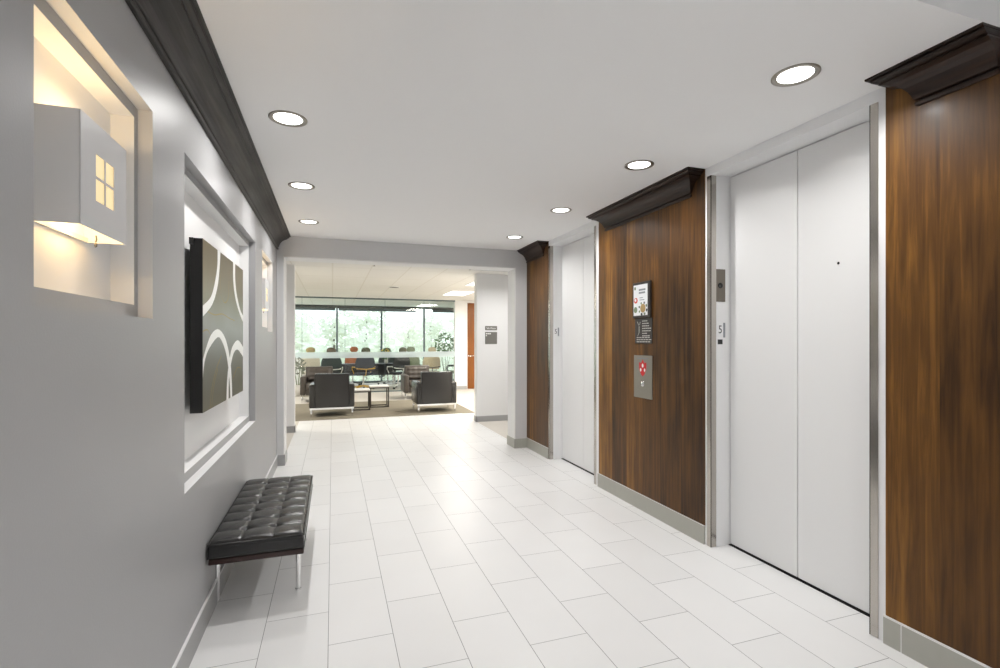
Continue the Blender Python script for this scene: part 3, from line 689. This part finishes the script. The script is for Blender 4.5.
# ------------------------------------------------------------------ lounge
def rug():
    b = MB(); b.box((-3.6, 9.62, 0.0), (2.72, 12.16, 0.010), bevel=0.004)
    tag(b.build('area_rug', M['rug'], None, (-0.44, 10.89, 0.0)), 'large taupe patterned rug under the lounge armchairs', 'rug')
rug()
def armchair(mat_, name_label):
    """faces +y in its own frame; base at the floor"""
    t = thing('club_armchair', name_label, 'armchair', (0,0,0.010), 0, 'low club armchairs around the lounge tables')
    W, Dp = 0.395, 0.36
    for s in (-1, 1):
        MB().box((s*W, -Dp+0.02, 0.165), (s*(W-0.115), Dp, 0.590), bevel=0.028, seg=3).build('armrest', mat_, t)
    MB().box((-W+0.095, -Dp, 0.165), (W-0.095, -Dp+0.17, 0.790), bevel=0.024, seg=3).box((-W+0.01, -Dp+0.004, 0.165), (W-0.01, -Dp+0.05, 0.570), bevel=0.012).build('backrest', mat_, t)
    pp = MB()
    for sx in (-1, 1): pp.tube([(sx*(W-0.095), -Dp-0.002, 0.18), (sx*(W-0.095), -Dp-0.002, 0.775)], 0.005, 6)
    pp.tube([(-W+0.10, -Dp-0.002, 0.782), (W-0.10, -Dp-0.002, 0.782)], 0.004, 6)
    pp.build('piping', M['black'], t)
    bc = MB(); n1, n2 = 18, 12; vs = []
    for j in range(n2+1):
        for i in range(n1+1):
            u, v = i/n1, j/n2; hgt = 0.030*(abs(math.sin(PI*u*4))**0.5*0.6+0.4)*(abs(math.sin(PI*v*3))**0.5*0.6+0.4)
            e = min(min(u, 1-u)*8, min(v, 1-v)*6, 1)
            vs.append((-0.275+0.55*u, -Dp+0.165+0.055*e**0.5+hgt*e-0.04*v, 0.44+0.34*v))
    bc.add(vs, [(j*(n1+1)+i, j*(n1+1)+i+1, (j+1)*(n1+1)+i+1, (j+1)*(n1+1)+i) for j in range(n2) for i in range(n1)], 0, True)
    bc.build('back_cushion', mat_, t)
    MB().box((-W+0.117, -Dp+0.17, 0.30), (W-0.117, Dp-0.005, 0.44), bevel=0.03, seg=3).build('seat_cushion', mat_, t)
    MB().box((-W+0.117, -Dp+0.05, 0.165), (W-0.117, Dp-0.02, 0.30)).build('seat_deck', mat_, t)
    b = MB(); r = 0.018
    b.box((-W+0.012, -Dp+0.01, 0.132), (W-0.012, -Dp+0.01+r, 0.166)); b.box((-W+0.012, Dp-0.03-r, 0.132), (W-0.012, Dp-0.03, 0.166))
    for s in (-1, 1): b.box((s*(W-0.012), -Dp+0.01+r, 0.132), (s*(W-0.012-r), Dp-0.03-r, 0.166))
    b.build('base_frame', M['chrome'], t)
    for x in (-W+0.022, W-0.054):
        for y in (-Dp+0.012, Dp-0.064): MB().box((x, y, 0), (x+0.032, y+0.032, 0.134), bevel=0.003).build('leg', M['chrome'], t)
    return t
a1 = armchair(M['arml'], 'charcoal club armchair on chrome legs, back to camera, beside the left opening edge'); a1.location = (-0.01, 10.28, 0.010); a1.scale = (1.045, 1.0, 1.03)
a2 = dup(a1, (2.005, 10.22, 0.010), 0.0, 'charcoal club armchair on chrome legs, back to camera, nearest the sign wall')
a3 = armchair(M['armb'], 'taupe tufted club armchair facing the camera, behind the left charcoal armchair'); a3.location = (-0.31, 12.78, 0.0); a3.rotation_euler.z = PI; a3.scale = (1.045, 1.0, 1.03)
dup(a3, (2.08, 12.60, 0.0), PI, 'taupe tufted club armchair facing the camera, behind the armchair nearest the sign wall')
def side_table(x, y, w, d, h, label):
    t = thing('side_table', label, 'table', (x, y, 0.010), 0, 'white-topped lounge side tables')
    MB().box((-w/2, -d/2, h-0.030), (w/2, d/2, h), bevel=0.004).build('table_top', M['tabw'], t)
    r = 0.022
    for nm, z in (('base_frame', 0.0), ('apron_frame', h-0.030-r)):
        b = MB()
        for s in (-1, 1): b.box((s*w/2, -d/2+r, z), (s*(w/2-r), d/2-r, z+r)); b.box((-w/2, s*d/2, z), (w/2, s*(d/2-r), z+r))
        b.build(nm, M['tabf'], t)
    for sx in (-1, 1):
        for sy in (-1, 1): MB().box((sx*w/2, sy*d/2, 0), (sx*(w/2-r), sy*(d/2-r), h-0.030)).build('leg', M['tabf'], t)
side_table(0.562, 10.83, 0.37, 0.42, 0.425, 'lower white-topped side table beside the left charcoal armchair')
side_table(0.965, 11.14, 0.40, 0.36, 0.465, 'taller white-topped side table in the middle of the rug')

# swivel chairs in the glass-walled room
def swivel(mat_, rim, head=None):
    head = head or mat_
    t = thing('swivel_chair', 'x', 'office chair', (0,0,0), 0, 'swivel chairs in the glass-walled room')
    b = MB(); n1, n2 = 10, 12
    for side in (0, 1):
        vs = []
        for j in range(n2+1):
            v = j/n2; z = 0.56+0.47*v
            hw = 0.285 if v < 0.5 else 0.285-0.10*((v-0.5)/0.5)**2
            if v < 0.12: hw -= 0.05*(1-v/0.12)
            for i in range(n1+1):
                u = 2*i/n1-1
                vs.append((u*hw, -0.24-0.05*v+0.05*u*u+(0.030 if side else 0), z))
        b.add(vs, [(j*(n1+1)+i, j*(n1+1)+i+1, (j+1)*(n1+1)+i+1, (j+1)*(n1+1)+i) for j in range(n2) for i in range(n1)], 0, True)
        if not side: A = vs
        else:
            rim_i = [i for i in range(n1+1)] + [(j*(n1+1)+n1) for j in range(1, n2+1)] + [n2*(n1+1)+i for i in range(n1-1, -1, -1)] + [j*(n1+1) for j in range(n2-1, 0, -1)]
            L1 = [A[k] for k in rim_i]; L2 = [vs[k] for k in rim_i]; q = len(L1)
            b.add(L1+L2, [(i, (i+1)%q, q+(i+1)%q, q+i) for i in range(q)], 0, True)
    b.build('backrest', mat_, t)
    b = MB(); b.lathe([(0.0, -0.068), (0.07, -0.064), (0.12, -0.045), (0.145, -0.01), (0.138, 0.03), (0.10, 0.06), (0.05, 0.072), (0.0, 0.074)], 24)
    b.v = [(x*0.92, y*0.40-0.275, z*1.35+1.165) for x, y, z in b.v]; b.build('headrest', head, t)
    MB().tube([(0, -0.285, 1.00), (0, -0.300, 1.08), (0, -0.285, 1.12)], 0.012, 8).build('headrest_post', rim, t)
    MB().box((-0.25, -0.24, 0.43), (0.25, 0.24, 0.50), bevel=0.03, seg=3).build('seat', mat_, t)
    for s in (-1, 1): MB().tube([(s*0.23, -0.22, 0.64), (s*0.30, -0.16, 0.68), (s*0.30, 0.12, 0.67), (s*0.29, 0.17, 0.60), (s*0.24, 0.12, 0.46)], 0.017, 8).build('armrest', rim, t)
    MB().tube([(-0.27, -0.30, 0.64), (0, -0.335, 0.62), (0.27, -0.30, 0.64)], 0.014, 8).tube([(0, -0.33, 0.62), (0, -0.26, 0.44), (0, -0.05, 0.42)], 0.018, 8).build('back_bracket', rim, t)
    MB().tube([(0, 0, 0.10), (0, 0, 0.43)], 0.028, 12).build('column', M['chrome'], t)
    b = MB()
    for k in range(5): a = 2*PI*k/5; b.tube([(0.02*math.cos(a), 0.02*math.sin(a), 0.115), (0.30*math.cos(a), 0.30*math.sin(a), 0.075)], 0.024, 8, r2=0.015)
    b.build('star_base', rim, t)
    for k in range(5):
        a = 2*PI*k/5; b = MB(); x, y = 0.30*math.cos(a), 0.30*math.sin(a)
        for o in (-0.016, 0.016):
            b.tube([(x-math.sin(a)*(o-0.009), y+math.cos(a)*(o-0.009), 0.032), (x-math.sin(a)*(o+0.009), y+math.cos(a)*(o+0.009), 0.032)], 0.030, 14)
        b.build('caster', M['black'], t)
    return t
wr = mat('white_chair_rim', srgb(226, 226, 222), 0.4)
hb, ho, ht = mat('brown_headrest', srgb(92, 78, 62), 0.7), mat('olive_headrest', srgb(84, 84, 62), 0.7), mat('tan_headrest', srgb(168, 150, 104), 0.7)
P = dict(dg=swivel(mat('mesh_dark_grey', srgb(62, 70, 70), 0.8, noise=0.3, nscale=30), wr, hb), ye=swivel(mat('slate_weave', srgb(58, 62, 70), 0.8), mat('mustard_rim', srgb(206, 162, 60), 0.6), ho),
         cr=swivel(mat('cream_weave', srgb(214, 206, 190), 0.8), M['chrome'], ht), bk=swivel(mat('black_mesh', srgb(26, 28, 32), 0.6), wr, ho), gg=swivel(mat('sage_weave', srgb(128, 140, 112), 0.8, noise=0.2, nscale=20), M['black']),
         be=swivel(mat('beige_weave', srgb(176, 162, 132), 0.8, noise=0.2, nscale=20), M['tabf']), br=swivel(mat('rust_weave', srgb(178, 108, 66), 0.8, noise=0.2, nscale=20), M['black']))
used = set()
def sw(k, x, y, rz, label):
    if k not in used: used.add(k); o = P[k]; o.location = (x, y, 0); o.rotation_euler.z = rz; o['label'] = label
    else: dup(P[k], (x, y, 0), rz, label).scale = (1, 1, 0.965)
sw('cr', -0.66, 16.3, 0.1, 'cream swivel chair seen behind glass above the left taupe armchair')
sw('dg', -0.02, 15.30, -0.05, 'dark grey mesh swivel chair with white rim, just behind the glass')
sw('ye', 0.87, 15.25, 0.2, 'dark swivel chair with mustard arms behind the glass in the middle of the room')
sw('dg', 1.74, 16.78, PI, 'dark grey swivel chair facing the camera across the long desk')
sw('br', 0.62, 16.80, PI-0.2, 'rust swivel chair facing the camera across the long desk')
sw('bk', 1.90, 15.28, 0.4, 'black swivel chair turned aside behind the glass near the flower vase')
sw('gg', 2.42, 16.25, -0.1, 'sage green swivel chair behind the glass left of the beige chair')
sw('be', 2.93, 15.6, 0.1, 'beige swivel chair behind the glass at the end of the chair row')
sw('gg', 3.68, 15.7, 1.4, 'sage swivel chair turned sideways beside the white wall end')
def desk(x, y, w, d, label):
    t = thing('long_desk', label, 'desk', (x, y, 0), 0, 'dark desks behind the glass')
    MB().box((-w/2, -d/2, 0.70), (w/2, d/2, 0.74), bevel=0.006).build('desk_top', M['desk'], t)
    for sx in (-1, 1):
        for sy in (-1, 1): MB().box((sx*(w/2-0.05), sy*(d/2-0.05), 0), (sx*(w/2-0.10), sy*(d/2-0.10), 0.70)).build('leg', M['chrome'], t)
    MB().box((-w/2+0.1, d/2-0.09, 0.35), (w/2-0.1, d/2-0.07, 0.68)).build('modesty_panel', M['desk'], t)
desk(0.84, 16.10, 2.2, 0.62, 'long dark desk in the middle of the glass-walled room')
t = thing('credenza', 'low white cabinet at the far left behind the glass', 'cabinet', (-0.86, 17.25, 0))
MB().box((-0.45, -0.20, 0.06), (0.45, 0.20, 0.92)).box((-0.42, -0.17, 0), (0.42, 0.17, 0.06)).build('body', M['tabw'], t, bevel=0.004)
for s in (-1, 1):
    dr = MB().box((s*0.445, -0.222, 0.08), (s*0.006, -0.200, 0.90)).build('door', M['white'], t, bevel=0.003)
    MB().tube([(s*0.05, -0.236, 0.55), (s*0.05, -0.236, 0.70)], 0.006, 8).build('handle', M['steel'], dr)

# plants
def leafy(b, c, n, R, size, rnd, squash=1.0):
    for _ in range(n):
        while True:
            p = Vector((rnd.uniform(-1,1), rnd.uniform(-1,1), rnd.uniform(-1,1)))
            if p.length < 1: break
        p = p.normalized()*(p.length**0.5)
        q = Vector(c) + Vector((p.x*R, p.y*R, p.z*R*squash))
        a = Vector((rnd.gauss(0,1), rnd.gauss(0,1), rnd.gauss(0,0.6))).normalized(); u = a.cross(Vector((rnd.gauss(0,1), rnd.gauss(0,1), rnd.gauss(0,1)))).normalized()
        s_ = size*rnd.uniform(0.7, 1.3); w_ = s_*0.38
        b.add([q-a*s_, q+u*w_-a*s_*0.2, q+u*w_*0.8+a*s_*0.4, q+a*s_, q-u*w_*0.8+a*s_*0.4, q-u*w_-a*s_*0.2], [(0,1,2,3,4,5)], 0)
def potted(x, y, h, R, n, leaf, label, size=0.07, pr_=0.16, ph=0.34):
    rnd = random.Random(int(x*100)+5)
    t = thing('potted_plant', label, 'plant', (x, y, 0))
    MB().lathe([(0.0, 0), (pr_*0.75, 0), (pr_, ph), (pr_*0.92, ph), (pr_*0.88, ph-0.04), (0, ph-0.04)], 24).build('pot', M['pot'], t)
    b = MB()
    for k in range(5): a = k*1.26; b.tube([(0.03*math.cos(a), 0.03*math.sin(a), ph-0.04), (0.5*R*math.cos(a), 0.5*R*math.sin(a), (ph+h)/2), (0.7*R*math.cos(a+.3), 0.7*R*math.sin(a+.3), h-0.1)], 0.010, 6, r2=0.004)
    b.build('stem', M['stem'], t)
    b = MB(); leafy(b, (0, 0, h-R*0.8), n, R, size, rnd, 1.15); b.build('foliage', leaf, t, fix=False)
potted(3.72, 16.9, 1.62, 0.36, 170, M['leaf'], 'tall leafy green potted plant at the far window beside the white wall')
potted(-0.86, 14.0, 0.95, 0.20, 90, mat('grey_green_leaf', srgb(128, 134, 122), 0.6, noise=0.3), 'grey-green potted plant in front of the glass by the left opening edge', 0.06, 0.13, 0.30)
t = thing('flower_vase', 'vase of yellow and white flowers on the long desk behind glass', 'vase', (1.60, 15.88, 0.74))
MB().lathe([(0.0, 0), (0.05, 0), (0.065, 0.08), (0.045, 0.16), (0.05, 0.18), (0.042, 0.18), (0.038, 0.16)], 20).build('vase', M['pot'], t)
rnd = random.Random(9); b = MB(); leafy(b, (0, 0, 0.30), 90, 0.17, 0.05, rnd); b.build('foliage', M['leaf'], t, fix=False)
b = MB()
for k in range(16):
    p = Vector((rnd.gauss(0,1), rnd.gauss(0,1), rnd.gauss(0,1))).normalized()*0.17; p.z += 0.30
    b.lathe([(0.0, -0.012), (0.024, 0.0), (0.030, 0.012), (0.014, 0.018), (0.0, 0.014)], 10, p)
b.build('blossom', M['ye'] if 'ye' in M else mat('yellow_blossom', srgb(238, 210, 90), 0.6), t)

# ------------------------------------------------------------------ outside: a hillside of trees under a bright sky
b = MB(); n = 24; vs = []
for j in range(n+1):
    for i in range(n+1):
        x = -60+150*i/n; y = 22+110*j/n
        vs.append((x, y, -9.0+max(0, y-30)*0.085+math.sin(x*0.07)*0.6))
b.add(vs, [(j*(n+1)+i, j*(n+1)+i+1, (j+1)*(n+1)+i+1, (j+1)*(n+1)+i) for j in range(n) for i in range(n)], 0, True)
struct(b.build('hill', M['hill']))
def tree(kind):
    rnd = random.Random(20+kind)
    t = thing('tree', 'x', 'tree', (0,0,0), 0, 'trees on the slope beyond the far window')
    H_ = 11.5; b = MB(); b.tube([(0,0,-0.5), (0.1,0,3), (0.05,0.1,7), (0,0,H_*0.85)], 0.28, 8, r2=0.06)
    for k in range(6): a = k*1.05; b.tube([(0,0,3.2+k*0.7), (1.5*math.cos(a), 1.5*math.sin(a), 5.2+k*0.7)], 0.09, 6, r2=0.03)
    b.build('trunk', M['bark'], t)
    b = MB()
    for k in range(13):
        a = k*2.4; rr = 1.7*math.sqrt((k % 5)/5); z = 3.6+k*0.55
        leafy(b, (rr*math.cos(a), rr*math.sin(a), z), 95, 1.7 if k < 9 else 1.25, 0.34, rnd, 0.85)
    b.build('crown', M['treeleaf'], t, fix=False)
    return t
T = [tree(k) for k in range(3)]
rnd = random.Random(4); first = set()
spots = [(x, 46+rnd.uniform(-1,1)) for x in (-10.5, -3.2, 4.2, 11.6, 19.0)] + [(x, 55+rnd.uniform(-1,1)) for x in (-7.5, 0.2, 8.0, 15.6, 23.0)] + [(x, 64+rnd.uniform(-1,1)) for x in (-12, -4.0, 4.0, 12.0, 20.0)]
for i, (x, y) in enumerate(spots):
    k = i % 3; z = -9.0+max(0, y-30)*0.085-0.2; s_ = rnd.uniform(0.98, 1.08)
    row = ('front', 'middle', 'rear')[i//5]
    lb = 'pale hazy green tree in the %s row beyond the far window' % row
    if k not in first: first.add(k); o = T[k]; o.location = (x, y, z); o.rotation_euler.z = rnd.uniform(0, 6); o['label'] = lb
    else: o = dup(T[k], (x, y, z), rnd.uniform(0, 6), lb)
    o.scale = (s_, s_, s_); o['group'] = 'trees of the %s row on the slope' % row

# ------------------------------------------------------------------ sky, camera, view
w = bpy.data.worlds.new('sky'); bpy.context.scene.world = w; w.use_nodes = True
nt = w.node_tree; bg = nt.nodes['Background']
tc = nt.nodes.new('ShaderNodeTexCoord'); sp = nt.nodes.new('ShaderNodeSeparateXYZ'); nt.links.new(tc.outputs['Generated'], sp.inputs[0])
cr = nt.nodes.new('ShaderNodeValToRGB'); nt.links.new(sp.outputs['Z'], cr.inputs[0])
cr.color_ramp.elements[0].position = 0.0; cr.color_ramp.elements[0].color = (0.97, 0.99, 1, 1)
cr.color_ramp.elements[1].position = 0.6; cr.color_ramp.elements[1].color = (0.82, 0.91, 1, 1)
nt.links.new(cr.outputs[0], bg.inputs[0]); bg.inputs[1].default_value = 2.1

cam = bpy.data.cameras.new('camera'); co = bpy.data.objects.new('camera', cam); C.objects.link(co)
F = 493.0; TH = math.atan2(500-332.6, F)
cam.sensor_fit = 'HORIZONTAL'; cam.sensor_width = 36.0; cam.lens = F*36.0/1000.0
cam.shift_y = (341.0-334.0)/1000.0
cam.clip_start = 0.05; cam.clip_end = 400
co.location = (0, 0, 1.45); co.rotation_euler = (PI/2, 0, -TH)
sc = bpy.context.scene; sc.camera = co
sc.view_settings.view_transform = 'Standard'; sc.view_settings.look = 'None'; sc.view_settings.gamma = 1.0
sc.view_settings.use_curve_mapping = False; sc.view_settings.exposure = 0.0
cy = sc.cycles; cy.use_denoising = True; cy.max_bounces = 10; cy.diffuse_bounces = 7; cy.glossy_bounces = 4; cy.transparent_max_bounces = 16; cy.sample_clamp_indirect = 6.0
